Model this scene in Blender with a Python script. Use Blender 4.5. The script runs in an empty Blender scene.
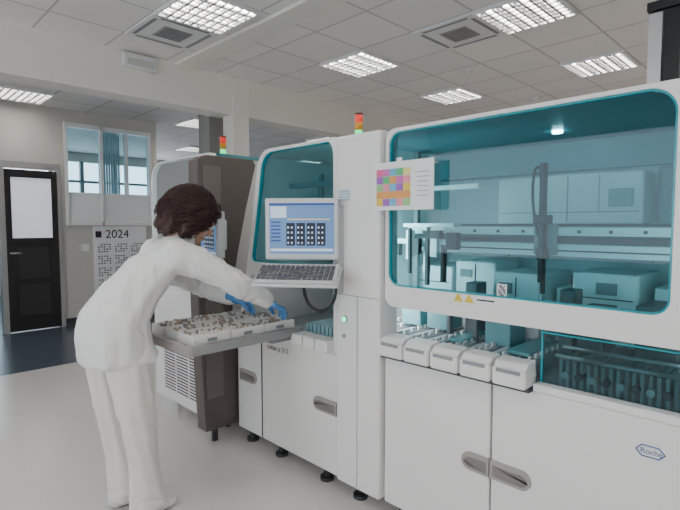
import bpy, bmesh, math, random
import numpy as np
from mathutils import Vector, Matrix, Euler, noise
random.seed(7)
S = bpy.context.scene
COL = S.collection

# ------------------------------------------------------------------ materials
def mat(name, col, rough=.5, metal=0., emis=None, estr=0., bump=0., bscale=60., var=0., vscale=4., coat=0., spec=None):
    m = bpy.data.materials.new(name); m.use_nodes = True
    n = m.node_tree; b = n.nodes['Principled BSDF']
    b.inputs['Base Color'].default_value = (*col, 1)
    b.inputs['Roughness'].default_value = rough
    b.inputs['Metallic'].default_value = metal
    if coat: b.inputs['Coat Weight'].default_value = coat
    if spec is not None: b.inputs['Specular IOR Level'].default_value = spec
    if emis:
        b.inputs['Emission Color'].default_value = (*emis, 1)
        b.inputs['Emission Strength'].default_value = estr
    if bump or var:
        tc = n.nodes.new('ShaderNodeTexCoord')
    if bump:
        t = n.nodes.new('ShaderNodeTexNoise'); t.inputs['Scale'].default_value = bscale
        t.inputs['Detail'].default_value = 4
        n.links.new(tc.outputs['Object'], t.inputs['Vector'])
        bp = n.nodes.new('ShaderNodeBump'); bp.inputs['Strength'].default_value = bump
        bp.inputs['Distance'].default_value = .01
        n.links.new(t.outputs['Fac'], bp.inputs['Height'])
        n.links.new(bp.outputs['Normal'], b.inputs['Normal'])
    if var:
        t2 = n.nodes.new('ShaderNodeTexNoise'); t2.inputs['Scale'].default_value = vscale
        t2.inputs['Detail'].default_value = 5
        n.links.new(tc.outputs['Object'], t2.inputs['Vector'])
        mx = n.nodes.new('ShaderNodeMix'); mx.data_type = 'RGBA'
        mx.inputs['A'].default_value = (*[c*(1-var) for c in col], 1)
        mx.inputs['B'].default_value = (*[min(1, c*(1+var)) for c in col], 1)
        n.links.new(t2.outputs['Fac'], mx.inputs['Factor'])
        n.links.new(mx.outputs['Result'], b.inputs['Base Color'])
    return m

def glassmat(name, col, refl=.12, rough=.02):
    m = bpy.data.materials.new(name); m.use_nodes = True
    n = m.node_tree; n.nodes.clear()
    o = n.nodes.new('ShaderNodeOutputMaterial'); t = n.nodes.new('ShaderNodeBsdfTransparent')
    g = n.nodes.new('ShaderNodeBsdfGlossy'); mx = n.nodes.new('ShaderNodeMixShader')
    f = n.nodes.new('ShaderNodeFresnel'); f.inputs['IOR'].default_value = 1.45
    t.inputs['Color'].default_value = (*col, 1); g.inputs['Roughness'].default_value = rough
    g.inputs['Color'].default_value = (.85, .95, 1, 1)
    n.links.new(f.outputs[0], mx.inputs[0]); n.links.new(t.outputs[0], mx.inputs[1])
    n.links.new(g.outputs[0], mx.inputs[2]); n.links.new(mx.outputs[0], o.inputs[0])
    return m

def gridmat(name, col, line, sx, sy, ox, oy, w, rough=.9, var=.03):
    m = bpy.data.materials.new(name); m.use_nodes = True
    n = m.node_tree; L = n.links; b = n.nodes['Principled BSDF']; b.inputs['Roughness'].default_value = rough
    geo = n.nodes.new('ShaderNodeNewGeometry'); sep = n.nodes.new('ShaderNodeSeparateXYZ')
    L.new(geo.outputs['Position'], sep.inputs[0])
    def M(op, a, bb):
        k = n.nodes.new('ShaderNodeMath'); k.operation = op
        for i, v in enumerate((a, bb)):
            if v is None: continue
            if isinstance(v, (int, float)): k.inputs[i].default_value = v
            else: L.new(v, k.inputs[i])
        return k.outputs[0]
    def ln(sock, s, o):
        a = M('ADD', sock, o + 600*s); a = M('DIVIDE', a, s); a = M('FRACT', a, None)
        a = M('SUBTRACT', a, .5); a = M('ABSOLUTE', a, None)
        return M('GREATER_THAN', a, .5 - w/s/2)
    fx = ln(sep.outputs[0], sx, ox); fy = ln(sep.outputs[1], sy, oy)
    fac = M('MAXIMUM', fx, fy)
    tx = M('FLOOR', M('DIVIDE', M('ADD', sep.outputs[0], ox), sx), None)
    ty = M('FLOOR', M('DIVIDE', M('ADD', sep.outputs[1], oy), sy), None)
    cmb = n.nodes.new('ShaderNodeCombineXYZ'); L.new(tx, cmb.inputs[0]); L.new(ty, cmb.inputs[1])
    wn = n.nodes.new('ShaderNodeTexWhiteNoise'); L.new(cmb.outputs[0], wn.inputs[0])
    mv = n.nodes.new('ShaderNodeMix'); mv.data_type = 'RGBA'
    mv.inputs['A'].default_value = (*[c*(1-var) for c in col], 1); mv.inputs['B'].default_value = (*[min(1, c*(1+var)) for c in col], 1)
    L.new(wn.outputs['Value'], mv.inputs['Factor'])
    mx = n.nodes.new('ShaderNodeMix'); mx.data_type = 'RGBA'
    L.new(mv.outputs['Result'], mx.inputs['A']); mx.inputs['B'].default_value = (*line, 1)
    L.new(fac, mx.inputs['Factor']); L.new(mx.outputs['Result'], b.inputs['Base Color'])
    return m

WHITE = mat('machine_white', (.83, .81, .785), .28, coat=.25, var=.015, vscale=2)
WHITE2 = mat('machine_white_inner', (.72, .75, .76), .4)
GAP = mat('seam_dark', (.05, .05, .055), .7)
TAUPE = mat('taupe_panel', (.12, .100, .088), .45, var=.05)
TAUPE2 = mat('taupe_handle', (.36, .325, .30), .4)
METAL = mat('brushed_metal', (.55, .55, .56), .3, .9, bump=.1, bscale=200)
GREY = mat('grey_plastic', (.26, .27, .28), .5)
DGREY = mat('dark_plastic', (.04, .04, .045), .45)
BLACK = mat('black_metal', (.008, .008, .010), .4)
TEAL = glassmat('teal_glass', (.33, .68, .73))
SPLASH = glassmat('splash_glass_mat', (.50, .70, .72))
CLEAR = glassmat('clear_glass', (.85, .93, .95))
EDGE = mat('glass_edge_teal', (.01, .30, .36), .15, emis=(.01, .5, .55), estr=.03)
BLUE = mat('ink_blue', (.02, .08, .3), .5)
INK = mat('ink_black', (.02, .02, .02), .6)
PAPER = mat('paper', (.86, .86, .86), .7)
WALL = mat('wall_paint', (.56, .53, .49), .85, bump=.05, bscale=150, var=.03)
BEAM = mat('beam_paint', (.84, .80, .74), .8, bump=.05, bscale=120, var=.02)
TRIM = mat('white_frame', (.78, .78, .77), .4)
SKIN = mat('skin', (.58, .33, .24), .5, bump=.05, bscale=200, var=.05, vscale=20)
LIP = mat('lips', (.5, .16, .14), .4)
HAIR = mat('hair_brown', (.042, .013, .009), .42, bump=.5, bscale=120)
CLOTH = mat('white_tunic_cotton', (.80, .785, .765), .85, bump=.2, bscale=40)
PANTS = mat('white_trouser_cotton', (.76, .72, .68), .85, bump=.2, bscale=40)
GLOVE = mat('blue_nitrile', (.08, .26, .58), .4)
def emat(n, c, s): return mat(n, c, .5, emis=c, estr=s)

# ------------------------------------------------------------------ geometry helpers
def empty(name, loc=(0, 0, 0)):
    o = bpy.data.objects.new(name, None); o.location = loc; o.empty_display_size = .1
    COL.objects.link(o); return o
def addmesh(name, verts, faces, m, parent=None, bevel=0., smooth=False, seg=2):
    me = bpy.data.meshes.new(name); me.from_pydata([tuple(v) for v in verts], [], faces)
    bm = bmesh.new(); bm.from_mesh(me); bmesh.ops.recalc_face_normals(bm, faces=bm.faces); bm.to_mesh(me); bm.free()
    o = bpy.data.objects.new(name, me); COL.objects.link(o)
    for k in (m if isinstance(m, (list, tuple)) else [m]): me.materials.append(k)
    if parent: o.parent = parent
    if smooth:
        for p in me.polygons: p.use_smooth = True
    if bevel:
        b = o.modifiers.new('b', 'BEVEL'); b.width = bevel; b.segments = seg; b.limit_method = 'ANGLE'
    return o
BF = [(0, 1, 3, 2), (4, 6, 7, 5), (0, 4, 5, 1), (2, 3, 7, 6), (0, 2, 6, 4), (1, 5, 7, 3)]
def bv(x0, x1, y0, y1, z0, z1): return [(x, y, z) for x in (x0, x1) for y in (y0, y1) for z in (z0, z1)]
def box(name, x0, x1, y0, y1, z0, z1, m, parent=None, bevel=0., seg=2):
    return addmesh(name, bv(x0, x1, y0, y1, z0, z1), BF, m, parent, bevel, seg=seg)
def boxes(name, L, m, parent=None, bevel=0.):
    V = []; F = []
    for b in L:
        k = len(V); V += bv(*b); F += [tuple(i+k for i in f) for f in BF]
    return addmesh(name, V, F, m, parent, bevel)
def discs(name, L, m, parent=None, n=10):
    V = []; F = []
    for x, y, z0, z1, r in L:
        k = len(V)
        V += [(x+r*math.cos(2*math.pi*i/n), y+r*math.sin(2*math.pi*i/n), z) for z in (z0, z1) for i in range(n)]
        F += [tuple(range(k+n-1, k-1, -1)), tuple(range(k+n, k+2*n))] + [(k+i, k+(i+1) % n, k+n+(i+1) % n, k+n+i) for i in range(n)]
    return addmesh(name, V, F, m, parent)
def prism(name, pts, ax, a0, a1, m, parent=None, bevel=0.):
    def mk(p, a):
        return {'X': (a, p[0], p[1]), 'Y': (p[0], a, p[1]), 'Z': (p[0], p[1], a)}[ax]
    n = len(pts); V = [mk(p, a0) for p in pts] + [mk(p, a1) for p in pts]
    F = [tuple(range(n)), tuple(range(2*n-1, n-1, -1))] + [(i, (i+1) % n, n+(i+1) % n, n+i) for i in range(n)]
    return addmesh(name, V, F, m, parent, bevel)
def rr(y0, y1, z0, z1, r, n=8):
    if not isinstance(r, (list, tuple)): r = [r]*4
    P = []
    for (cy, cz, a0, k) in ((y1, z1, 0, 0), (y0, z1, 90, 1), (y0, z0, 180, 2), (y1, z0, 270, 3)):
        q = max(r[k], 1e-4); sy = -1 if cy == y1 else 1; sz = -1 if cz == z1 else 1
        for i in range(n+1):
            a = math.radians(a0 + 90*i/n)
            P.append((cy + sy*q + q*math.cos(a), cz + sz*q + q*math.sin(a)))
    return P
def frame(name, outer, inner, x0, x1, m, parent=None, bevel=.004):
    n = len(outer)
    V = [(x0, *p) for p in outer] + [(x0, *p) for p in inner] + [(x1, *p) for p in outer] + [(x1, *p) for p in inner]
    F = []
    for i in range(n):
        j = (i+1) % n
        F += [(i, j, n+j, n+i), (2*n+i, 3*n+i, 3*n+j, 2*n+j), (i, 2*n+i, 2*n+j, j), (n+i, n+j, 3*n+j, 3*n+i)]
    return addmesh(name, V, F, m, parent, bevel)
def cyl(name, p0, p1, r, m, parent=None, r2=None, n=20, smooth=True):
    p0 = Vector(p0); p1 = Vector(p1); d = (p1-p0)
    q = d.to_track_quat('Z', 'Y'); r2 = r if r2 is None else r2
    V = []
    for P, R in ((p0, r), (p1, r2)):
        for i in range(n):
            a = 2*math.pi*i/n
            V.append(P + q @ Vector((R*math.cos(a), R*math.sin(a), 0)))
    F = [tuple(range(n)), tuple(range(2*n-1, n-1, -1))] + [(i, (i+1) % n, n+(i+1) % n, n+i) for i in range(n)]
    o = addmesh(name, V, F, m, parent)
    if smooth:
        for p in o.data.polygons: p.use_smooth = len(p.vertices) == 4
    return o
def tube(name, pts, r, m, parent=None, smooth=True):
    c = bpy.data.curves.new(name, 'CURVE'); c.dimensions = '3D'; c.bevel_depth = r; c.bevel_resolution = 3
    s = c.splines.new('NURBS' if smooth else 'POLY'); s.points.add(len(pts)-1)
    for i, p in enumerate(pts): s.points[i].co = (*p, 1)
    if smooth: s.use_endpoint_u = True; s.order_u = 4
    c.materials.append(m); o = bpy.data.objects.new(name, c); COL.objects.link(o)
    if parent: o.parent = parent
    return o
def text(name, s, loc, size, m, parent=None, rot=(math.pi/2, 0, -math.pi/2), align='LEFT'):
    c = bpy.data.curves.new(name, 'FONT'); c.body = s; c.size = size; c.extrude = .0004; c.align_x = align
    c.materials.append(m); o = bpy.data.objects.new(name, c); o.location = loc; o.rotation_euler = rot
    COL.objects.link(o)
    if parent: o.parent = parent
    return o

# ------------------------------------------------------------------ camera
cd = bpy.data.cameras.new('camera'); cam = bpy.data.objects.new('camera', cd); COL.objects.link(cam)
cd.sensor_width = 36; cd.lens = 36*490/680; cd.clip_start = .05
cam.location = (0, 0, 1.4)
fw = Vector((math.cos(math.radians(3.6))/2**.5, math.cos(math.radians(3.6))/2**.5, -math.sin(math.radians(3.6))))
cam.rotation_euler = fw.to_track_quat('-Z', 'Y').to_euler()
S.camera = cam

# ------------------------------------------------------------------ room shell
FLOOR = mat('linoleum_light', (.70, .65, .62), .20, var=.06, vscale=60)
FLOOR2 = mat('floor_dark_tile', (.07, .09, .12), .22, var=.08, vscale=20)
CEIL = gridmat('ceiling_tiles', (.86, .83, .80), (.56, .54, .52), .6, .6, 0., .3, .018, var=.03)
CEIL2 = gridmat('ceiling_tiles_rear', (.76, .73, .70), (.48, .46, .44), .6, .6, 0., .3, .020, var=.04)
box('floor', -3.6, 10, -4, 5.36, -.1, 0, FLOOR)
box('floor_rear', -3.6, 10, 5.36, 11.6, -.1, 0, FLOOR2)
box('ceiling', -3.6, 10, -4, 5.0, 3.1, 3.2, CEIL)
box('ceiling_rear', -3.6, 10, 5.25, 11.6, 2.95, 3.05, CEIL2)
box('beam', -3.6, 10, 4.97, 5.25, 2.67, 3.2, BEAM, bevel=.005)
box('trim_1', 2.50, 2.72, -4, 4.97, 3.07, 3.1, BEAM, bevel=.004)
box('column', 3.20, 3.42, 4.95, 5.17, 0, 3.1, BEAM, bevel=.006)
box('column.001', 3.12, 3.38, 5.35, 5.6, 0, 2.95, mat('column_grey', (.30, .29, .27), .8, var=.03))
box('wall_right', 10, 10.1, -4, 11.6, 0, 3.2, WALL)
box('wall_near', -3.6, 10, -4.1, -4, 0, 3.2, BEAM)
wl = empty('wall_left')
boxes('masonry', [(-3.7, -3.6, -4.1, 11.6, 0, .9), (-3.7, -3.6, -4.1, 11.6, 2.6, 3.2), (-3.7, -3.6, -4.1, -3, .9, 2.6), (-3.7, -3.6, 5, 11.6, .9, 2.6), (-3.7, -3.6, .8, 1.2, .9, 2.6)], BEAM, wl)
wf = empty('wall_far')
boxes('masonry', [(-3.6, 10, 11.6, 11.7, 0, .7), (-3.6, 10, 11.6, 11.7, 2.75, 3.1), (6.2, 10, 11.6, 11.7, .7, 2.75), (-3.6, -1, 11.6, 11.7, .7, 2.75)], BEAM, wf)
boxes('window_mullions', [(x, x+.07, 11.56, 11.66, .7, 2.75) for x in (-1, 0, 1., 2., 3., 3.6, 4.3, 5.1, 6.14)] + [(-.9, 6.1, 11.57, 11.65, 2.3, 2.35)], mat('mullion_grey', (.22, .27, .29), .5), wf)
wb = empty('wall_back')
boxes('partition', [(-3.6, .55, 7.4, 7.5, 0, 2.95), (.55, 2.10, 7.4, 7.5, 2.2, 2.95), (2.05, 2.10, 7.4, 7.5, 0, 2.2),
    (2.10, 3.30, 7.4, 7.5, 0, 1.42), (2.10, 3.30, 7.4, 7.5, 2.76, 2.95), (3.30, 3.40, 7.4, 7.5, 0, 2.95)], WALL, wb)
boxes('baseboard', [(2.06, 3.4, 7.385, 7.399, 0, .1), (-3.6, .54, 7.385, 7.399, 0, .1)], DGREY, wb)
d = empty('door_1')
DOOR = mat('door_black', (.018, .016, .016), .35)
boxes('leaf', [(1.40, 1.47, 7.38, 7.43, 0.01, 2.10), (1.93, 2.00, 7.38, 7.43, 0.01, 2.10), (1.47, 1.93, 7.38, 7.43, 0.01, 1.22), (1.47, 1.93, 7.38, 7.43, 2.0, 2.10)], DOOR, d)
box('pane', 1.47, 1.93, 7.40, 7.41, 1.22, 2.0, mat('frosted_pane', (.75, .78, .82), .4, emis=(.75, .8, .9), estr=.5), d)
boxes('panel_rails', [(1.52, 1.88, 7.372, 7.38, .2, .6), (1.52, 1.88, 7.372, 7.38, .7, 1.1)], mat('door_panel', (.028, .026, .026), .4), d, .004)
cyl('handle', (1.44, 7.33, 1.03), (1.55, 7.33, 1.03), .01, METAL, d)
cyl('handle_stem', (1.44, 7.33, 1.03), (1.44, 7.38, 1.03), .01, METAL, d)
boxes('jamb', [(1.34, 1.40, 7.37, 7.5, 0, 2.12), (2.00, 2.05, 7.37, 7.5, 0, 2.12), (.55, 2.05, 7.37, 7.5, 2.12, 2.2), (.55, .6, 7.37, 7.5, 0, 2.12)], mat('jamb_grey', (.34, .33, .32), .5), d)
box('side_glass', .6, 1.34, 7.43, 7.44, 0, 2.12, CLEAR, d)
w = empty('window_1')
boxes('frame', [(2.10, 2.14, 7.36, 7.46, 1.38, 2.78), (2.56, 2.60, 7.36, 7.46, 1.38, 2.78), (2.92, 2.95, 7.36, 7.46, 1.84, 2.78), (3.26, 3.30, 7.36, 7.46, 1.38, 2.78),
    (2.14, 3.26, 7.36, 7.46, 1.38, 1.44), (2.14, 3.26, 7.36, 7.46, 2.72, 2.78)], TRIM, w, .004)
box('lower_panel', 2.13, 3.27, 7.40, 7.42, 1.42, 1.84, mat('white_panel', (.80, .82, .83), .5), w)
box('glass', 2.13, 3.27, 7.41, 7.42, 1.84, 2.74, glassmat('window_glass', (.70, .86, .90)), w)
boxes('vertical_blinds', [(2.62+k*.034, 2.64+k*.034, 7.50, 7.53, 1.84, 2.72) for k in range(8)], mat('blind', (.55, .60, .63), .6), w)
c = empty('wall_calendar')
box('sheet', 2.44, 3.20, 7.385, 7.398, .42, 1.37, PAPER, c)
text('year', '2024', (2.60, 7.38, 1.20), .17, INK, c, rot=(math.pi/2, 0, 0))
L = []
for r in range(4):
    for k in range(3):
        x0 = 2.50+k*.235; z0 = 1.10-r*.17
        for a in range(5):
            for b_ in range(4):
                if (a+b_*2+r) % 5: L.append((x0+a*.038, x0+a*.038+.020, 7.379, 7.385, z0-b_*.034, z0-b_*.034+.016))
boxes('days', L, INK, c)
box('logo', 2.47, 2.55, 7.379, 7.385, 1.21, 1.30, INK, c, .03)
sw = box('light_switch', 2.28, 2.38, 7.385, 7.40, 1.02, 1.12, TRIM, None, .005)
cb = empty('storage_cabinet')
box('body', .75, 1.2, 9.6, 10.0, 0, 1.2, mat('cab_white', (.6, .6, .6), .5), cb, .01)
boxes('doors', [(.76, .97, 9.585, 9.6, .05, 1.18), (.98, 1.19, 9.585, 9.6, .05, 1.18)], TRIM, cb, .003)
# wall-mounted split unit above the door
e = empty('air_conditioner')
box('housing', .55, 1.35, 7.20, 7.40, 2.50, 2.72, TRIM, e, .03, 3); box('outlet', .60, 1.30, 7.195, 7.205, 2.53, 2.56, GREY, e)

# ceiling lights
LAMP = emat('lamp_tube_diffuser', (1., .975, .94), 54.)
LOUV = mat('louvre_alu', (.42, .42, .42), .35, .5)
def ceil_light(x, y, z):
    e = empty('ceiling_light', (x, y, z))
    boxes('rim', [(-.3, .3, -.3, -.28, -.03, 0), (-.3, .3, .28, .3, -.03, 0), (-.3, -.28, -.28, .28, -.03, 0), (.28, .3, -.28, .28, -.03, 0)], TRIM, e)
    box('back', -.28, .28, -.28, .28, -.006, -.002, LOUV, e)
    boxes('tubes', [(-.27, .27, a-.026, a+.026, -.010, -.007) for a in (-.21, -.07, .07, .21)], LAMP, e)
    boxes('louvre', [(-.28, .28, a-.009, a+.009, -.035, -.012) for a in np.arange(-.21, .22, .07)] + [(a-.009, a+.009, -.28, .28, -.035, -.012) for a in np.arange(-.21, .22, .07)], LOUV, e)
for y in (3.6, 1.8, 0, -1.8):
    for x in (-1.5, .3, 2.1, 3.9, 5.7, 7.5):
        ceil_light(x, y, 3.1)
for x, y in ((1.5, 6.9), (6.3, 6.6), (5.1, 9.3), (-1.5, 6.6), (2.1, 9.3), (8.1, 9.3), (3.9, 6.9)): ceil_light(x, y, 2.95)
GRL = mat('grille_grey', (.36, .35, .34), .6)
def cassette(x, y):
    e = empty('air_vent', (x, y, 3.1))
    box('plate', -.3, .3, -.3, .3, -.02, 0, TRIM, e, .006)
    boxes('slots', [(-.22, .22, -.265, -.235, -.023, -.02), (-.22, .22, .235, .265, -.023, -.02), (-.265, -.235, -.22, .22, -.023, -.02), (.235, .265, -.22, .22, -.023, -.02)], GREY, e)
    box('grille', -.13, .13, -.13, .13, -.028, -.02, GRL, e, .004)
    boxes('fins', [(-.12, .12, a-.004, a+.004, -.034, -.028) for a in np.arange(-.11, .12, .03)], GREY, e)
cassette(2.1, 4.2); cassette(3.9, 2.4)
for x, y in ((4.9, 2.9), (6.6, 2.9)):
    e = empty('smoke_detector', (x, y, 3.1)); cyl('base', (0, 0, -.02), (0, 0, 0), .06, TRIM, e); cyl('head', (0, 0, -.05), (0, 0, -.02), .035, TRIM, e, .05)
e = empty('emergency_light')
box('housing', 1.95, 2.28, 4.90, 4.97, 2.94, 3.07, TRIM, e, .01); box('diffuser', 1.98, 2.25, 4.89, 4.90, 2.955, 3.02, mat('diffuser', (.55, .57, .55), .3), e, .004)
e = empty('exhaust_duct')
box('post', 3.22, 3.40, .62, .76, 1.0, 2.58, BLACK, e, .004); box('side_rail', 3.19, 3.22, .70, .765, 1.0, 2.56, METAL, e); box('foot', 3.15, 3.45, .58, .80, 0, 1.0, GREY, e)
box('cap', 3.20, 3.42, .60, .78, 2.58, 2.63, BLACK, e, .004)

# ------------------------------------------------------------------ analyzer (large right module)
A = empty('laboratory_analyzer')
FX = 1.75
box('body', 1.79, 2.70, .15, 1.745, .10, .78, WHITE, A)
box('shadow_gap', 1.775, 1.79, .16, 1.74, .10, .79, GAP, A)
box('door_1', FX, 1.775, .915, 1.452, .08, .785, WHITE, A, .006)
box('door_2', FX, 1.775, .15, .907, .08, .785, WHITE, A, .006)
box('pillar', 1.72, 1.86, 1.462, 1.748, .085, 1.83, WHITE, A, .012, 3)
boxes('pillar_seams', [(1.718, 1.722, 1.60, 1.603, .10, 1.05), (1.718, 1.722, 1.47, 1.74, 1.05, 1.053)], GREY, A)
REC = mat('recess', (.22, .195, .18), .5)
def pill(name, y0, y1, z0, z1, flat, parent):
    r = (z1-z0)/2*.98; R = [r, r, r, r]
    if flat == 'lo': R = [r, .001, .001, r]
    if flat == 'hi': R = [.001, r, r, .001]
    prism(name, rr(y0, y1, z0, z1, R), 'X', 1.742, 1.752, TAUPE2, parent)
    prism(name+'_recess', rr(y0+.012, y1-.012, z0+.012, z1-.02, [q*.7 for q in R]), 'X', 1.740, 1.744, REC, parent)
pill('handle_1', .914, 1.035, .40, .475, 'lo', A); pill('handle_2', .745, .908, .40, .475, 'hi', A)
for i, (y) in enumerate((.3, 1.38, 1.65)):
    cyl('foot_%d' % i, (1.80, y, 0), (1.80, y, .10), .018, DGREY, A); cyl('pad_%d' % i, (1.80, y, 0), (1.80, y, .018), .038, DGREY, A)
    cyl('rfoot_%d' % i, (2.6, y, 0), (2.6, y, .10), .018, DGREY, A)
frame('window_frame', rr(.22, 1.455, 1.02, 1.83, [.05, .08, .02, .05]), rr(.335, 1.437, 1.118, 1.814, [.06, .08, .05, .06]), FX, 1.79, WHITE, A)
frame('glass_edge', rr(.333, 1.439, 1.116, 1.816, [.06, .08, .05, .06]), rr(.341, 1.431, 1.124, 1.808, [.055, .075, .045, .055]), 1.757, 1.775, EDGE, A, 0)
addmesh('front_glass', [(1.77, *p) for p in rr(.33, 1.442, 1.11, 1.818, .05)], [tuple(range(36))], TEAL, A)
box('side_post', 1.79, 1.86, .15, .24, .78, 1.82, WHITE, A)
box('back_wall', 2.64, 2.70, .15, 1.745, .78, 1.82, WHITE2, A)
box('side_wall', 1.86, 2.64, 1.72, 1.745, .78, 1.82, WHITE2, A)
box('end_wall', 1.86, 2.64, .15, .18, .78, 1.82, TEAL, A)
box('roof', 1.79, 2.70, .15, 1.745, 1.815, 1.835, mat('roof_teal', (.07, .24, .28), .4), A)
box('deck', 1.79, 2.64, .18, 1.72, .78, .80, mat('deck_grey', (.34, .36, .37), .45), A)
boxes('upper_band', [(2.60, 2.64, .2, 1.72, 1.67, 1.815)], mat('band_teal', (.16, .36, .39), .4), A)
boxes('wall_panels_dark', [(2.60, 2.64, 1.27, 1.72, 1.22, 1.66), (2.60, 2.64, .2, .56, 1.22, 1.66)], mat('panel_grey_teal', (.28, .42, .44), .4), A, .006)
boxes('wall_band_low', [(2.60, 2.64, .57, 1.26, 1.22, 1.38)], mat('panel_low', (.20, .32, .35), .4), A, .004)
INLED = emat('inner_led', (.85, .95, 1.), 36.)
cyl('inner_lamp', (2.25, .88, 1.805), (2.25, .88, 1.815), .022, INLED, A)
FILL_GLOW = emat('added_fill_glow_mat', (.95, .98, 1.), 13.)  # added glow for strips tucked out of sight to brighten the interiors
box('led_strip_1', 1.862, 1.866, 1.50, 1.70, .92, 1.55, FILL_GLOW, A)  # added fill, hidden behind the pillar
box('led_strip_2', 1.862, 1.866, .185, .235, .92, 1.55, FILL_GLOW, A)  # added fill, hidden behind the side post
# interior equipment
box('upper_cover', 2.45, 2.62, .58, 1.26, 1.40, 1.64, WHITE2, A, .012)
boxes('cover_seams', [(2.447, 2.452, .90, .905, 1.41, 1.63), (2.447, 2.452, .6, 1.24, 1.455, 1.459), (2.447, 2.452, .76, .763, 1.46, 1.63)], GREY, A)
box('cover_window', 2.44, 2.452, .62, .72, 1.48, 1.56, mat('pale_teal', (.22, .40, .42), .4), A, .004)
RAIL = mat('rail_alu', (.84, .86, .86), .35)
boxes('gantry_rails', [(2.14, 2.24, .20, 1.62, 1.345, 1.388), (2.14, 2.24, .20, 1.62, 1.262, 1.315)], RAIL, A, .004)
boxes('rail_dark_strips', [(2.135, 2.14, .2, 1.6, 1.345, 1.351), (2.135, 2.14, .2, 1.6, 1.284, 1.290), (2.15, 2.22, .2, 1.6, 1.318, 1.342), (2.16, 2.2, .2, 1.6, 1.390, 1.402)], DGREY, A)  # dark edge lines, band between the rails and cable chain on top
boxes('rail_bolts', [(2.133, 2.14, y, y+.012, 1.362, 1.374) for y in np.arange(.25, 1.3, .12)], DGREY, A)
boxes('pipetting_arm', [(2.08, 2.12, .862, .884, 1.15, 1.66), (2.06, 2.14, .845, .90, 1.40, 1.44), (2.07, 2.14, .855, .89, 1.25, 1.30), (2.09, 2.12, .862, .875, 1.1, 1.2)], BLACK, A, .004)
boxes('arm_plate', [(2.12, 2.135, .82, .92, 1.27, 1.40)], GREY, A, .004)
cyl('pipette', (2.10, .87, .98), (2.10, .87, 1.15), .006, METAL, A)
tube('arm_cable', [(2.1, .88, 1.62), (2.08, .90, 1.68), (2.1, .93, 1.55), (2.1, .91, 1.42), (2.1, .89, 1.35)], .006, BLACK, A)
boxes('left_gripper', [(2.02, 2.10, 1.30, 1.66, 1.30, 1.325), (2.03, 2.07, 1.42, 1.44, 1.16, 1.39), (2.03, 2.07, 1.52, 1.55, 1.22, 1.37), (2.0, 2.03, 1.34, 1.38, 1.24, 1.34), (2.02, 2.08, 1.26, 1.56, 1.385, 1.405)], RAIL, A, .003)
boxes('left_gripper_dark', [(1.99, 2.02, 1.44, 1.48, 1.25, 1.33), (1.99, 2.02, 1.56, 1.60, 1.24, 1.30), (2.0, 2.03, 1.30, 1.32, 1.12, 1.3), (2.0, 2.02, 1.39, 1.41, 1.10, 1.36), (1.99, 2.03, 1.32, 1.42, 1.33, 1.37), (2.0, 2.02, 1.50, 1.515, 1.15, 1.38), (1.98, 2.02, 1.22, 1.28, 1.28, 1.36)], BLACK, A, .003)
boxes('upper_left_arm', [(2.28, 2.34, 1.28, 1.62, 1.585, 1.61)], RAIL, A, .004)
boxes('reagent_cabinets', [(2.30, 2.6, 1.44, 1.70, .80, 1.17), (2.32, 2.6, 1.20, 1.43, .80, 1.205), (2.22, 2.6, .93, 1.16, .80, 1.17), (2.26, 2.6, .54, .80, .80, 1.19), (2.36, 2.6, .82, .91, .8, 1.10), (2.32, 2.6, .24, .50, .8, 1.14)], RAIL, A, .008)
boxes('cabinet_lines', [(2.295, 2.301, 1.46, 1.68, 1.08, 1.084), (2.315, 2.321, 1.22, 1.41, 1.0, 1.004), (2.215, 2.221, .95, 1.14, 1.02, 1.024), (2.255, 2.261, .56, .78, 1.08, 1.084), (2.215, 2.221, 1.04, 1.043, .82, 1.15), (2.315, 2.321, 1.31, 1.313, .82, 1.19)], DGREY, A)
boxes('module_screens', [(2.25, 2.262, .62, .70, 1.10, 1.15), (2.21, 2.222, 1.06, 1.12, 1.07, 1.12), (2.315, 2.322, 1.33, 1.40, 1.12, 1.16), (2.315, 2.322, .3, .44, 1.02, 1.1)], GREY, A)
boxes('dark_modules', [(2.05, 2.25, .36, .50, .80, 1.10), (2.04, 2.2, .60, .70, .80, 1.07), (1.98, 2.04, 1.1, 1.3, 1.0, 1.03), (2.0, 2.03, 1.12, 1.14, .8, 1.0), (2.0, 2.03, 1.26, 1.28, .8, 1.0), (2.06, 2.16, .72, .78, .8, 1.13), (2.1, 2.2, 1.18, 1.24, .8, 1.12)], mat('mod_grey', (.13, .15, .16), .4), A, .006)
boxes('tip_boxes', [(2.04, 2.18, 1.30, 1.42, .88, 1.00), (2.04, 2.18, 1.46, 1.58, .88, 1.03), (2.0, 2.16, .96, 1.08, .86, .98)], mat('tip_teal', (.14, .34, .37), .35), A, .006)
boxes('tip_rack_tops', [(2.05+a*.03, 2.07+a*.03, y0+b_*.028, y0+.018+b_*.028, z0, z0+.008) for y0, z0 in ((1.305, 1.0), (1.465, 1.03), (.965, .98)) for a in range(4) for b_ in range(4)], RAIL, A)
boxes('vertical_posts', [(2.24, 2.27, 1.63, 1.66, .8, 1.80), (2.24, 2.27, .28, .31, .8, 1.80)], GREY, A, .003)
box('green_led', 2.045, 2.05, .40, .44, 1.03, 1.04, emat('green', (.1, 1, .3), 3), A)
rk = []; rk2 = []; tb = []; rk3 = []
i = 0; y = .80
while y < 1.70:
    [rk, rk2, rk, rk3][i % 4].append((1.82, 2.22, y, y+.016, .80, .868)); i += 1; y += .027
boxes('rack_lanes_a', rk, mat('rack_grey', (.72, .76, .77), .4), A, .002); boxes('rack_lanes_b', rk2, mat('rack_teal', (.06, .17, .20), .4), A, .002)
boxes('rack_lanes_c', rk3, mat('rack_midgrey', (.22, .25, .26), .4), A, .002)
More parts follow.
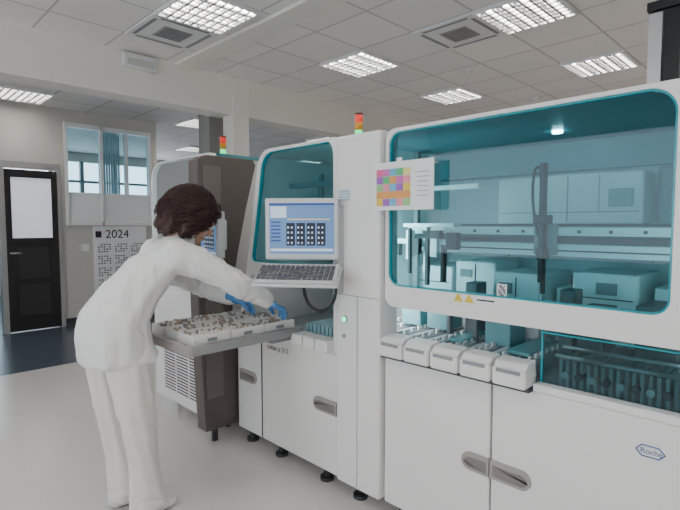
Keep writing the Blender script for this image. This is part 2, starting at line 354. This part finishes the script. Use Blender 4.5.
for b in rk[::2]:
    for k in range(6):
        tb.append((b[0]+.03+k*.055, b[0]+.06+k*.055, b[2]+.002, b[2]+.014, .868, .884))
boxes('tube_caps', tb, mat('caps', (.80, .84, .84), .4), A, .002)
boxes('lane_covers', [(1.88, 2.18, .82, .92, .872, .888), (1.90, 2.15, 1.13, 1.20, .872, .888)], mat('lane_teal', (.12, .36, .39), .35), A, .003)
rk = [(1.84, 2.20, yy, yy+.012, .80, .90) for yy in np.arange(.27, .70, .024)]
boxes('right_racks', rk, mat('rack_grey2', (.42, .45, .46), .35), A, .002)
for k, yy in enumerate(np.arange(.30, .68, .045)): cyl('roller_%d' % k, (1.815, yy, .850), (1.90, yy, .850), .013, DGREY if k % 2 else METAL, A)
cyl('bar', (1.83, .26, .915), (1.83, .70, .915), .008, METAL, A); cyl('bar_2', (1.90, .26, .935), (1.90, .70, .935), .008, METAL, A)
box('splash_glass', 1.80, 1.806, .20, .735, .80, 1.0, SPLASH, A)
box('shelf_glass', 1.806, 2.0, .20, .735, .994, 1.0, SPLASH, A)
box('splash_edge', 1.796, 1.808, .20, .735, .998, 1.004, EDGE, A)
box('splash_side', 1.80, 1.806, .735, .742, .79, 1.02, EDGE, A)
for k in range(5):
    y0 = .755+k*.141
    box('drawer_%d' % k, 1.70, 1.80, y0, y0+.134, .795, .865, WHITE, A, .012, 3)
    prism('drawer_lid_%d' % k, [(1.71, .865), (1.73, .885), (1.80, .89), (1.80, .865)], 'Y', y0+.004, y0+.130, WHITE, A, .004)
    box('drawer_slot_%d' % k, 1.697, 1.701, y0+.02, y0+.114, .848, .862, GREY, A)
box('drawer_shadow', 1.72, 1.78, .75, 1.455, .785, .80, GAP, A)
box('lip', 1.75, 1.80, .15, .75, .785, .815, WHITE, A, .006)
WARN = mat('warning_yellow', (.75, .55, .05), .5)
prism('warn_1', [(.995, 1.085), (1.035, 1.085), (1.015, 1.12)], 'X', 1.746, 1.7495, WARN, A)
prism('warn_2', [(1.045, 1.085), (1.085, 1.085), (1.065, 1.12)], 'X', 1.746, 1.7495, WARN, A)
box('warn_text', 1.747, 1.7495, .90, .985, 1.09, 1.112, PAPER, A); box('warn_text2', 1.746, 1.7472, .905, .98, 1.098, 1.104, INK, A)
box('label_white', 1.766, 1.769, .865, .905, 1.12, 1.17, PAPER, A)
boxes('label_code', [(1.764, 1.766, .87+a*.006, .874+a*.006, 1.125+b*.007, 1.130+b*.007) for a in range(5) for b in range(6) if (a*3+b*5) % 4], INK, A)
hexo = [(.328, .685), (.345, .704), (.395, .704), (.412, .685), (.395, .666), (.345, .666)]
hexi = [(.332, .685), (.347, .701), (.393, .701), (.408, .685), (.393, .669), (.347, .669)]
frame('badge', hexo, hexi, 1.748, 1.7505, BLUE, A, 0)
text('badge_text', 'Roche', (1.7485, .398, .677), .024, BLUE, A)
GLED = emat('green_button', (.1, .9, .35), 2.5)
cyl('button', (1.71, 1.685, .93), (1.722, 1.685, .93), .013, GLED, A); cyl('button_ring', (1.714, 1.685, .93), (1.721, 1.685, .93), .018, GREY, A)
box('pillar_label', 1.716, 1.7205, 1.655, 1.72, 1.515, 1.565, mat('label_blue', (.35, .5, .62), .5), A)
boxes('pillar_label_txt', [(1.7145, 1.7165, 1.66, 1.715, 1.525+k*.012, 1.529+k*.012) for k in range(3)], PAPER, A)
cyl('lock', (1.714, 1.69, .845), (1.721, 1.69, .845), .011, METAL, A)

# colour chart poster
P = empty('colour_chart_poster')
box('sheet', 1.712, 1.7145, 1.165, 1.495, 1.462, 1.675, PAPER, P)
cols = [(.75, .12, .3), (.1, .5, .2), (.8, .6, .08), (.35, .12, .5), (.15, .45, .65), (.8, .3, .35), (.3, .6, .25), (.6, .15, .45), (.75, .7, .25), (.75, .35, .1)]
cm = [mat('chart_%d' % i, c, .6) for i, c in enumerate(cols)]
for i in range(10):
    L = []
    for a in range(5):
        for b_ in range(5):
            if (a*7+b_*3+a*b_) % 10 == i:
                y1 = 1.475-a*.038; z1 = 1.645-b_*.033; L.append((1.7105, 1.7122, y1-.038, y1, z1-.032, z1))
    if L: boxes('cell_%d' % i, L, cm[i], P)
boxes('lines', [(1.711, 1.7122, 1.19, 1.25, 1.62-k*.02, 1.623-k*.02) for k in range(6)], GREY, P)
boxes('tape', [(1.711, 1.7124, 1.33, 1.36, 1.66, 1.69), (1.7144, 1.75, 1.17, 1.19, 1.655, 1.66)], PAPER, P)

# ------------------------------------------------------------------ middle module
B = empty('sample_sorting_module')
box('body', 1.79, 2.60, 1.765, 2.68, .10, .72, WHITE, B)
box('shadow_gap', 1.775, 1.79, 1.77, 2.67, .10, .73, GAP, B)
box('door_1', FX, 1.775, 1.765, 2.425, .08, .725, WHITE, B, .006)
box('door_2', FX, 1.775, 2.435, 2.69, .08, .725, WHITE, B, .006)
box('door_gap', 1.752, 1.778, 2.422, 2.438, .09, .72, BLACK, B)
pill('handle_1', 1.77, 1.95, .40, .475, 'lo', B); pill('handle_2', 2.48, 2.66, .40, .475, 'hi', B)
for i, y in enumerate((1.9, 2.3, 2.6)):
    cyl('foot_%d' % i, (1.80, y, 0), (1.80, y, .10), .018, DGREY, B); cyl('pad_%d' % i, (1.80, y, 0), (1.80, y, .018), .038, DGREY, B); cyl('rfoot_%d' % i, (2.5, y, 0), (2.5, y, .10), .018, DGREY, B)
def warp(P):
    o = []
    for y, z in P:
        t = min(1, max(0, (z-.72)/(1.84-.72))); w = min(1, max(0, (y-1.8)/.6))
        o.append((y - w*.25*t**.8, z))
    return o
def dens(P, n=3):
    o = []
    for i in range(len(P)):
        a = P[i]; b = P[(i+1) % len(P)]
        for k in range(n): o.append((a[0]+(b[0]-a[0])*k/n, a[1]+(b[1]-a[1])*k/n))
    return o
frame('window_frame', warp(dens(rr(1.765, 2.69, 1.12, 1.84, [.10, .03, .005, .005]))), warp(dens(rr(1.80, 2.655, 1.17, 1.822, [.09, .08, .04, .04]))), FX, 1.80, WHITE, B)
frame('glass_edge', warp(dens(rr(1.798, 2.657, 1.168, 1.824, [.09, .08, .04, .04]))), warp(dens(rr(1.805, 2.650, 1.175, 1.817, [.085, .075, .035, .035]))), 1.757, 1.78, EDGE, B, 0)
addmesh('front_glass', [(1.775, *p) for p in warp(dens(rr(1.795, 2.66, 1.16, 1.825, [.10, .08, .04, .04])))], [tuple(range(108))], TEAL, B)
frame('lower_frame', warp(dens(rr(1.765, 2.69, .725, 1.12, .004))), warp(dens(rr(1.80, 2.64, .75, 1.09, .02))), FX, 1.80, WHITE, B)
box('back_wall', 2.54, 2.60, 1.765, 2.66, .72, 1.80, mat('inner_teal', (.24, .46, .49), .4), B)
prism('left_side', warp([(2.66, .72), (2.69, .72)]) + warp([(2.69, 1.0), (2.69, 1.3), (2.69, 1.6), (2.69, 1.80), (2.66, 1.80), (2.66, 1.6), (2.66, 1.3), (2.66, 1.0)]), 'X', 1.80, 2.56, WHITE, B)
box('roof', 1.80, 2.60, 1.765, 2.41, 1.815, 1.84, WHITE, B, .006)
box('deck', 1.80, 2.54, 1.77, 2.66, .72, .75, mat('deck2', (.4, .42, .43), .4), B)
box('led_strip', 1.802, 1.806, 1.77, 1.79, .9, 1.70, FILL_GLOW, B)  # added glow behind the right frame edge, lifts the module inside
boxes('inner_modules', [(2.2, 2.5, 1.85, 2.1, .75, 1.35), (2.3, 2.5, 2.15, 2.35, .75, 1.45), (2.0, 2.1, 1.8, 2.4, 1.45, 1.50)], WHITE2, B, .01)
boxes('inner_rails', [(1.95, 1.99, 1.8, 2.4, 1.62, 1.65), (2.0, 2.03, 2.16, 2.19, 1.3, 1.7)], GREY, B, .004)
boxes('rack_lanes', [(1.82, 2.2, y, y+.02, .75, .84) for y in np.arange(1.82, 2.08, .032)], mat('rack_teal2', (.25, .42, .45), .4), B, .002)
boxes('rack_drawers', [(1.70, 1.80, 1.80+k*.10, 1.89+k*.10, .735, .80) for k in range(3)], WHITE, B, .01)
text('model_text', 'cobas p 512', (1.7485, 2.37, .655), .042, INK, B)
TX = 1.10
box('tray_plate', TX, 1.80, 2.09, 2.60, .795, .812, GREY, B, .004)
box('tray_front_rail', TX, 1.76, 2.075, 2.095, .780, .830, mat('tray_alu', (.30, .30, .30), .35, .5), B, .004)
box('tray_end_rail', TX-.015, TX+.005, 2.075, 2.60, .780, .830, TAUPE2, B, .004)
box('tray_bracket', 1.60, 1.79, 2.12, 2.58, .75, .795, GREY, B)
RK = mat('rack_ivory', (.82, .80, .76), .4)
L = []; slots = []; C1 = []; C2 = []; C3 = []
for r in range(3):
    for k in range(3):
        x0 = TX+.03+k*.208; y0 = 2.112+r*.155
        # carrier: two long walls, ends and floor
        L += [(x0, x0+.202, y0, y0+.008, .812, .868), (x0, x0+.202, y0+.138, y0+.146, .812, .868), (x0, x0+.008, y0+.008, y0+.138, .812, .866), (x0+.194, x0+.202, y0+.008, y0+.138, .812, .866)]
        for s_ in range(5):
            yy = y0+.012+s_*.026
            slots.append((x0+.010, x0+.192, yy, yy+.018, .812, .856))
            for a in range(7):
                if random.random() < .8:
                    [C1, C1, C2, C3][random.randrange(4)].append((x0+.022+a*.026, yy+.009, .856, .872+random.random()*.004, .0075))
boxes('rack_carriers', L, RK, B, .002); boxes('tube_racks', slots, mat('rack_strip', (.62, .60, .57), .45), B, .002)
discs('tube_caps_white', C1, RK, B); discs('tube_caps_grey', C2, mat('cap_grey', (.30, .28, .27), .5), B); discs('tube_caps_tan', C3, mat('cap_tan', (.50, .38, .28), .5), B)
boxes('rack_handles', [(b[0]+.075, b[0]+.125, b[2]-.004, b[2]+.002, .832, .848) for b in L[::4]], GREY, B)

# ------------------------------------------------------------------ left module
Cc = empty('sample_input_module')
cx = 1.65
box('body', 1.69, 2.60, 2.83, 3.70, .10, .95, WHITE, Cc, .01)
box('lower_door', cx, 1.69, 2.86, 3.70, .08, .93, WHITE, Cc, .012)
L = []
for k in range(15):
    for j in range(3): L.append((cx-.002, cx+.002, 2.98+j*.19, 3.15+j*.19, .17+k*.022, .179+k*.022))
boxes('vent_slots', L, DGREY, Cc)
frame('window_frame', rr(2.83, 3.70, 1.12, 1.86, [.14, .02, .02, .02]), rr(2.86, 3.685, 1.15, 1.85, [.13, .08, .03, .03]), cx, 1.70, WHITE, Cc)
addmesh('front_glass', [(1.67, *p) for p in rr(2.85, 3.69, 1.14, 1.855, [.13, .08, .03, .03])], [tuple(range(36))], TEAL, Cc)
frame('lower_frame', rr(2.83, 3.70, .93, 1.12, .01), rr(2.88, 3.67, .95, 1.10, .01), cx, 1.70, WHITE, Cc)
DT = mat('dark_teal_inner', (.08, .30, .34), .4)
box('back_wall', 2.54, 2.60, 2.83, 3.70, .95, 1.84, DT, Cc); box('roof', 1.70, 2.6, 2.83, 3.60, 1.835, 1.86, DT, Cc)
box('side', 1.70, 2.55, 2.83, 2.86, .95, 1.84, WHITE, Cc)
box('side_glass', 1.70, 2.55, 3.66, 3.69, .95, 1.80, DT, Cc)
boxes('inner', [(2.0, 2.4, 2.95, 3.3, .95, 1.4), (2.1, 2.3, 3.35, 3.6, .95, 1.5)], mat('inner_grey_teal', (.18, .36, .40), .4), Cc, .01)
box('led_strip', 1.705, 1.709, 2.865, 2.9, 1.15, 1.7, FILL_GLOW, Cc)  # added glow behind the frame, same interior fill as the other modules
fin = [(1.53, .09), (1.82, .09), (1.80, .5), (1.74, .80), (1.735, .95), (1.78, 1.2), (1.85, 1.5), (1.93, 1.79), (1.91, 1.825), (1.56, 1.825), (1.50, 1.79), (1.495, 1.6), (1.49, 1.2), (1.50, .7)]
prism('side_fin', fin, 'Y', 2.72, 2.83, TAUPE, Cc, .008)
box('fin_inlay', 1.54, 1.66, 2.714, 2.721, .3, 1.76, mat('taupe_light', (.17, .145, .13), .45), Cc, .003)
for i, y in enumerate((2.9, 3.6)):
    cyl('foot_%d' % i, (1.8, y, 0), (1.8, y, .10), .018, DGREY, Cc); cyl('rfoot_%d' % i, (2.5, y, 0), (2.5, y, .10), .018, DGREY, Cc)
cyl('fin_foot', (1.62, 2.77, 0), (1.62, 2.77, .10), .02, DGREY, Cc)

# signal towers
SG = emat('sig_green', (.05, .75, .25), 1.6); SO = mat('sig_orange', (.75, .3, .02), .3); SR = mat('sig_red', (.75, .04, .03), .3, emis=(1, .05, .03), estr=.4)
def tower(x, y, z):
    e = empty('signal_tower_light', (x, y, z))
    cyl('base', (0, 0, 0), (0, 0, .04), .022, DGREY, e)
    cyl('green', (0, 0, .04), (0, 0, .085), .022, SG, e)
    cyl('orange', (0, 0, .088), (0, 0, .128), .022, SO, e)
    cyl('red', (0, 0, .131), (0, 0, .172), .022, SR, e)
    cyl('cap', (0, 0, .172), (0, 0, .18), .023, DGREY, e)
tower(2.05, 1.90, 1.84); tower(1.96, 3.17, 1.86)

# monitors
SCR = emat('screen_bg', (.12, .22, .42), .55); SCRW = emat('screen_white', (.50, .60, .72), .6); SCRB = emat('screen_blue', (.02, .06, .26), .5); SCRD = emat('screen_dark', (.01, .015, .04), .1); SCRY = emat('screen_yellow', (.7, .6, .2), .5)
BEZ = mat('monitor_bezel', (.62, .63, .64), .35)
def monitor(loc, th, w=.362, h=.30):
    e = empty('computer_monitor', loc); e.rotation_euler = (0, 0, math.radians(th))
    box('shell', -w/2, w/2, -.01, .035, -h/2, h/2, BEZ, e, .008)
    box('back_hump', -w/3, w/3, .03, .065, -h/3, h/3, BEZ, e, .01)
    a = w/2-.022; b = h/2-.024
    box('screen', -a, a, -.0125, -.009, -b+.006, b, SCR, e)
    boxes('title', [(-a, a, -.0135, -.012, b-.010, b)], SCRB, e)
    boxes('side_panel', [(-a+.005, -a+.085, -.0135, -.012, .055, b-.016), (-a+.005, a-.005, -.0135, -.012, -.108, -.095)], SCRW, e)
    boxes('rack_icons', [(-.075+k*.050, -.075+k*.050+.042, -.0135, -.012, -.080, .030) for k in range(4)], SCRD, e)
    boxes('rack_rows', [(-.070+k*.050+j2*.018, -.070+k*.050+.008+j2*.018, -.0142, -.0133, -.072+j*.025, -.062+j*.025) for k in range(4) for j in range(4) for j2 in range(2)], SCRW, e)
    boxes('bar', [(-a+.09, a-.02, -.0135, -.012, .045, .050)], SCRY, e)
    boxes('left_list', [(-a+.008, -a+.055, -.0135, -.012, .03-k*.018, .037-k*.018) for k in range(6)], SCRB, e)
    return e
m1 = monitor((1.566, 1.829, 1.376), -50)
inv = Matrix.Rotation(math.radians(50), 4, 'Z') @ Matrix.Translation((-1.566, -1.829, -1.376))
ARM = mat('arm_grey', (.50, .51, .52), .35, .2)
o = box('arm_rail', 1.69, 1.72, 1.695, 1.735, 1.06, 1.49, ARM); o.parent = m1; o.matrix_parent_inverse = inv
o = box('arm_slot', 1.685, 1.692, 1.708, 1.722, 1.10, 1.46, GREY); o.parent = m1; o.matrix_parent_inverse = inv
o = tube('arm_link', [(1.70, 1.715, 1.30), (1.66, 1.75, 1.30), (1.63, 1.79, 1.33), (1.60, 1.85, 1.36)], .02, ARM); o.parent = m1; o.matrix_parent_inverse = inv
m2 = monitor((1.47, 2.53, 1.34), -104, .34, .26)
inv2 = Matrix.Rotation(math.radians(104), 4, 'Z') @ Matrix.Translation((-1.47, -2.53, -1.34))
o = tube('arm_link', [(1.56, 2.73, 1.3), (1.56, 2.66, 1.3), (1.53, 2.6, 1.33), (1.50, 2.53, 1.34)], .02, ARM); o.parent = m2; o.matrix_parent_inverse = inv2

# keyboard on bracket
K = empty('keyboard', (1.49, 1.775, 1.165)); K.rotation_euler = (math.radians(28), 0, math.radians(-54))
box('tray', -.205, .205, -.085, .085, -.022, -.008, BEZ, K, .006)
box('base', -.195, .195, -.075, .075, -.008, .010, mat('kb_light', (.6, .6, .6), .4), K, .006)
boxes('keys', [(-.185+a*.0245, -.185+a*.0245+.020, -.065+b_*.024, -.065+b_*.024+.019, .010, .018) for a in range(15) for b_ in range(5) if not (b_ == 0 and 4 <= a <= 8)] + [(-.087, .03, -.065, -.046, .010, .018)], mat('keys_dark', (.10, .10, .11), .5), K, .002)
invk = (Matrix.Translation(K.location) @ K.rotation_euler.to_matrix().to_4x4()).inverted()
o = tube('bracket', [(1.70, 1.715, 1.11), (1.66, 1.74, 1.11), (1.58, 1.77, 1.12), (1.52, 1.78, 1.143)], .014, ARM); o.parent = K; o.matrix_parent_inverse = invk
o = tube('cable', [(1.60, 1.86, 1.14), (1.58, 1.84, 1.04), (1.60, 1.79, .97), (1.66, 1.75, .965), (1.69, 1.72, 1.02), (1.69, 1.715, 1.10)], .008, BLACK); o.parent = K; o.matrix_parent_inverse = invk

# ------------------------------------------------------------------ person
W = empty('woman_lab_technician')
bm = bmesh.new(); bmesh.ops.create_icosphere(bm, subdivisions=2, radius=1)
IV = np.array([v.co[:] for v in bm.verts]); IF = np.array([[v.index for v in f.verts] for f in bm.faces]); bm.free()
def blob(name, chains, m, voxel, smooth=6, parent=None, nz=None, M=None):
    Vs = []; Fs = []; k = 0
    for ch in chains:
        pts = [(np.array(c[:3], float), np.array(c[3:6] if len(c) >= 6 else [c[3]]*3, float)) for c in ch]
        if len(pts) == 1: samples = pts
        else:
            samples = []
            for (p, r), (q, s) in zip(pts[:-1], pts[1:]):
                n = max(2, int(np.linalg.norm(q-p)/(min(r.min(), s.min())*.22)))
                for i in range(n+1): t = i/n; samples.append((p+(q-p)*t, r+(s-r)*t))
        for p, r in samples:
            Vs.append(IV*r+p); Fs.append(IF+k); k += len(IV)
    me = bpy.data.meshes.new('tmp'); me.from_pydata(np.vstack(Vs).tolist(), [], np.vstack(Fs).tolist())
    o = bpy.data.objects.new('tmp', me); COL.objects.link(o)
    r = o.modifiers.new('r', 'REMESH'); r.mode = 'VOXEL'; r.voxel_size = voxel
    s = o.modifiers.new('s', 'SMOOTH'); s.iterations = smooth; s.factor = .5
    dg = bpy.context.evaluated_depsgraph_get(); me2 = bpy.data.meshes.new_from_object(o.evaluated_get(dg))
    bpy.data.objects.remove(o)
    me2.name = name
    if nz:
        nn = [v.normal.copy() for v in me2.vertices]
        for v, N in zip(me2.vertices, nn): v.co += N*nz(v.co)
    if M: me2.transform(M)
    me2.materials.clear(); me2.materials.append(m)
    for p in me2.polygons: p.use_smooth = True
    o = bpy.data.objects.new(name, me2); COL.objects.link(o)
    if parent: o.parent = parent
    return o
def ridge(x, y, z, w=2.2): return max(0, 1-abs(noise.noise(Vector((x, y, z))))*w)
def foldn(v):
    low = max(0., min(1., (v.z-.74)/.03))
    # u: along the leaning torso, c: across it
    u = v.x*.5+v.z*.86; c = v.x*.86-v.z*.5
    a = noise.noise(Vector((c*5, v.y*6, u*3)))*.010
    q = ridge(c*9+u*3, v.y*9+u*2, u*2.4)*.010
    r = ridge(c*17+u*6, v.y*15-u*5, u*5+8)*.0045
    hem = max(0, min(1, (.95-v.z)/.2))*noise.noise(Vector((v.x*13, v.y*13, 2)))*.014
    arm = max(0, min(1, (v.x-1.22)/.08)); el = math.exp(-((v.x-1.38)/.07)**2)
    e = arm*ridge(v.x*16, v.y*8, v.z*16+5)*.005 + el*ridge(v.x*30, v.y*10, v.z*8)*.006
    return (a + q*(1-arm*.6) + r + hem + e)*(.4+.6*low) - .005
def foldp(v):
    a = noise.noise(Vector((v.x*11, v.y*11, v.z*2)))*.010
    q = ridge(v.x*13+v.z*2, v.y*13, v.z*2+4)*.009
    kn = math.exp(-((v.z-.48)/.10)**2)*ridge(v.x*8+5, v.y*8, v.z*22+v.x*14)*.007
    an = max(0, min(1, (.22-v.z)/.15))*ridge(v.x*8, v.y*8, v.z*26)*.008
    return a + q + kn + an - .006
PX = -.02
def sh(ch): return [[(c[0]+PX, *c[1:]) for c in k] for k in ch]
blob('tunic', sh([
    [(.915, 2.39, .750, .176, .192, .010), (.90, 2.39, .80, .168, .188, .03), (.885, 2.39, .87, .162, .186, .06), (.89, 2.39, .95, .150, .176, .09), (.97, 2.385, 1.07, .134, .160, .09), (1.08, 2.38, 1.18, .130, .170, .08), (1.165, 2.375, 1.25, .102, .160, .06), (1.23, 2.367, 1.315, .066, .080, .04), (1.245, 2.362, 1.345, .058, .068, .022)],
    [(1.15, 2.25, 1.24, .085), (1.22, 2.21, 1.215, .080), (1.31, 2.16, 1.16, .069), (1.40, 2.125, 1.10, .060), (1.50, 2.12, 1.045, .051), (1.585, 2.12, .995, .043)],
    [(1.15, 2.49, 1.24, .085), (1.22, 2.54, 1.205, .078), (1.32, 2.555, 1.12, .066), (1.42, 2.545, 1.05, .056), (1.50, 2.48, 1.00, .048), (1.55, 2.43, .98, .042)],
    ]), CLOTH, .0085, 5, W, foldn)
blob('trousers', [
    [(.88, 2.30, .88, .11, .09, .08), (.90, 2.29, .70, .104, .090, .08), (.925, 2.28, .48, .086, .078, .08), (.95, 2.27, .25, .078, .072, .06), (.965, 2.265, .05, .086, .078, .02)],
    [(.85, 2.47, .88, .11, .09, .08), (.86, 2.465, .70, .100, .088, .08), (.885, 2.455, .48, .083, .076, .08), (.91, 2.445, .25, .075, .070, .06), (.925, 2.44, .05, .082, .074, .02)],
    [(.86, 2.39, .88, .12, .11, .08), (.86, 2.39, .80, .11, .10, .06)]], PANTS, .0085, 4, W, foldp)
SHOE = mat('shoe_white', (.7, .68, .66), .5)
for nme, x, y in (('shoe_right', .955, 2.265), ('shoe_left', .915, 2.44)):
    blob(nme, [[(x-.04, y, .045, .045, .04, .045), (x+.05, y, .042, .055, .043, .042), (x+.10, y, .032, .05, .042, .032)]], SHOE, .008, 3, W)
HM = Matrix.Translation((1.272, 2.335, 1.425)) @ Matrix.Rotation(math.radians(-12), 4, 'Z') @ Matrix.Rotation(math.radians(36), 4, 'Y')
blob('head', [
    [(-.01, 0, .025, .095, .076, .092)], [(.03, 0, -.03, .062, .062, .075)], [(.045, 0, -.075, .042, .045, .035)],
    [(.085, 0, .015, .012, .012, .02), (.108, 0, -.022, .013, .014, .012)],
    [(.078, .03, .028, .018, .024, .010)], [(.078, -.03, .028, .018, .024, .010)],
    [(.085, 0, -.058, .014, .024, .007)], [(.083, 0, -.07, .013, .02, .007)], [(.078, 0, -.098, .02, .02, .014)],
    [(.058, .042, -.03, .03, .025, .03)], [(.058, -.042, -.03, .03, .025, .03)],
    [(-.005, .078, -.01, .016, .008, .03)], [(-.005, -.078, -.01, .016, .008, .03)],
    [(-.025, 0, -.06, .052, .050, .05), (-.04, 0, -.11, .046, .046, .04), (-.035, 0, -.13, .042, .042, .03)]], SKIN, .005, 4, W, M=HM)
EW = mat('eye_white', (.8, .8, .8), .2); IR = mat('iris', (.05, .025, .015), .2)
for s in (-1, 1):
    q = 'r' if s < 0 else 'l'
    blob('eye_'+q, [[(.082, s*.031, .006, .011)]], EW, .003, 0, W, M=HM)
    blob('iris_'+q, [[(.090, s*.031, .004, .0048)]], IR, .002, 0, W, M=HM)
    blob('brow_'+q, [[(.094, s*.018, .03, .004), (.09, s*.045, .033, .003)]], HAIR, .002, 0, W, M=HM)
blob('lips', [[(.096, -.02, -.062, .003), (.101, 0, -.060, .005), (.096, .02, -.062, .003)]], LIP, .002, 1, W, M=HM)
def hairn(v):
    return noise.noise(Vector((v.x*22, v.y*22, v.z*14)))*.022 + noise.noise(Vector((v.x*50, v.y*50, v.z*30)))*.014
blob('hair', [
    [(-.02, 0, .052, .118, .108, .090)], [(-.055, 0, .0, .105, .122, .11)], [(-.090, 0, -.06, .080, .116, .085)], [(-.100, 0, -.105, .062, .100, .058)],
    [(-.01, .078, .0, .058, .045, .08)], [(-.01, -.078, .0, .058, .045, .08)], [(.045, 0, .088, .058, .08, .035)], [(-.03, .082, -.07, .052, .040, .06)], [(-.03, -.082, -.07, .052, .040, .06)]], HAIR, .006, 2, W, hairn, M=HM)
cu = bpy.data.curves.new('hair_strands', 'CURVE'); cu.dimensions = '3D'; cu.bevel_depth = .0017; cu.bevel_resolution = 1; cu.materials.append(HAIR)
for i in range(1900):
    front = (i % 6 == 0)
    az = math.radians(random.uniform(50, 310)) if not front else math.radians(random.uniform(-50, 50))
    t0 = math.radians(random.uniform(5, 95))
    t1 = t0 + math.radians(random.uniform(20, 48)) if not front else math.radians(random.uniform(45, 60))
    if t1 < t0: t0 = t1*.3
    ph = random.uniform(0, 6.28); fr = random.uniform(7, 14); rs = random.uniform(.98, 1.13)
    s = cu.splines.new('POLY'); s.points.add(13)
    for k in range(14):
        u_ = k/13
        t = t0+(t1-t0)*u_ + .05*math.sin(fr*u_*1.7+ph*2); wv = .009*math.sin(fr*u_+ph); a2 = az+.14*math.cos(fr*u_+ph)
        rx, ry, rz = .132*rs+wv, .124*rs+wv, .137*rs+wv
        s.points[k].co = (*(HM @ Vector((-.04+rx*math.sin(t)*math.cos(a2) - (.03*max(0, math.cos(math.pi-t))), ry*math.sin(t)*math.sin(a2), .0+rz*math.cos(t) - (.02 if front else 0)))), 1)
        s.points[k].radius = 1 if k < 11 else .5
o = bpy.data.objects.new('hair_strands', cu); COL.objects.link(o); o.parent = W
def hand(name, wrist, d, nrm, side):
    d = Vector(d).normalized(); n = Vector(nrm); n = (n - d*n.dot(d)).normalized(); s = d.cross(n)*side
    w = Vector(wrist)
    def P(a, b, c): return w + d*a + s*b + n*c
    ch = [[(*P(-.04, 0, 0), .027), (*P(.0, 0, 0), .026), (*P(.02, 0, 0), .027)]]
    for b in (-.026, -.009, .009, .026):
        ch.append([(*P(.02, b*.8, 0), .015), (*P(.085, b, .0), .0125)])
    for b, l, r in ((.029, .066, .0085), (.010, .076, .009), (-.010, .070, .0086), (-.029, .054, .0075)):
        p = P(.085, b, 0); c = [(*p, r+.001)]; ang = .45
        for f in (.45, .30, .25):
            p = p + (d*math.cos(ang) + n*math.sin(ang) + s*b*.8)*l*f
            c.append((*p, r*(1-.12*len(c)/3))); ang += .42
        ch.append(c)
    ch.append([(*P(.02, .022, .004), .016), (*P(.048, .046, .014), .0125), (*P(.073, .052, .030), .0105), (*P(.092, .046, .042), .009)])
    blob(name, ch, GLOVE, .0032, 2, W)
hand('hand_right', (1.58, 2.118, .975), (.84, .03, -.38), (-.3, .15, -1), 1)
hand('hand_left', (1.545, 2.405, .972), (.80, -.30, -.35), (-.3, 0, -1), -1)

# ------------------------------------------------------------------ world
wd = bpy.data.worlds.new('world'); S.world = wd; wd.use_nodes = True
bg = wd.node_tree.nodes['Background']; bg.inputs[0].default_value = (.80, .90, 1., 1); bg.inputs[1].default_value = 4.
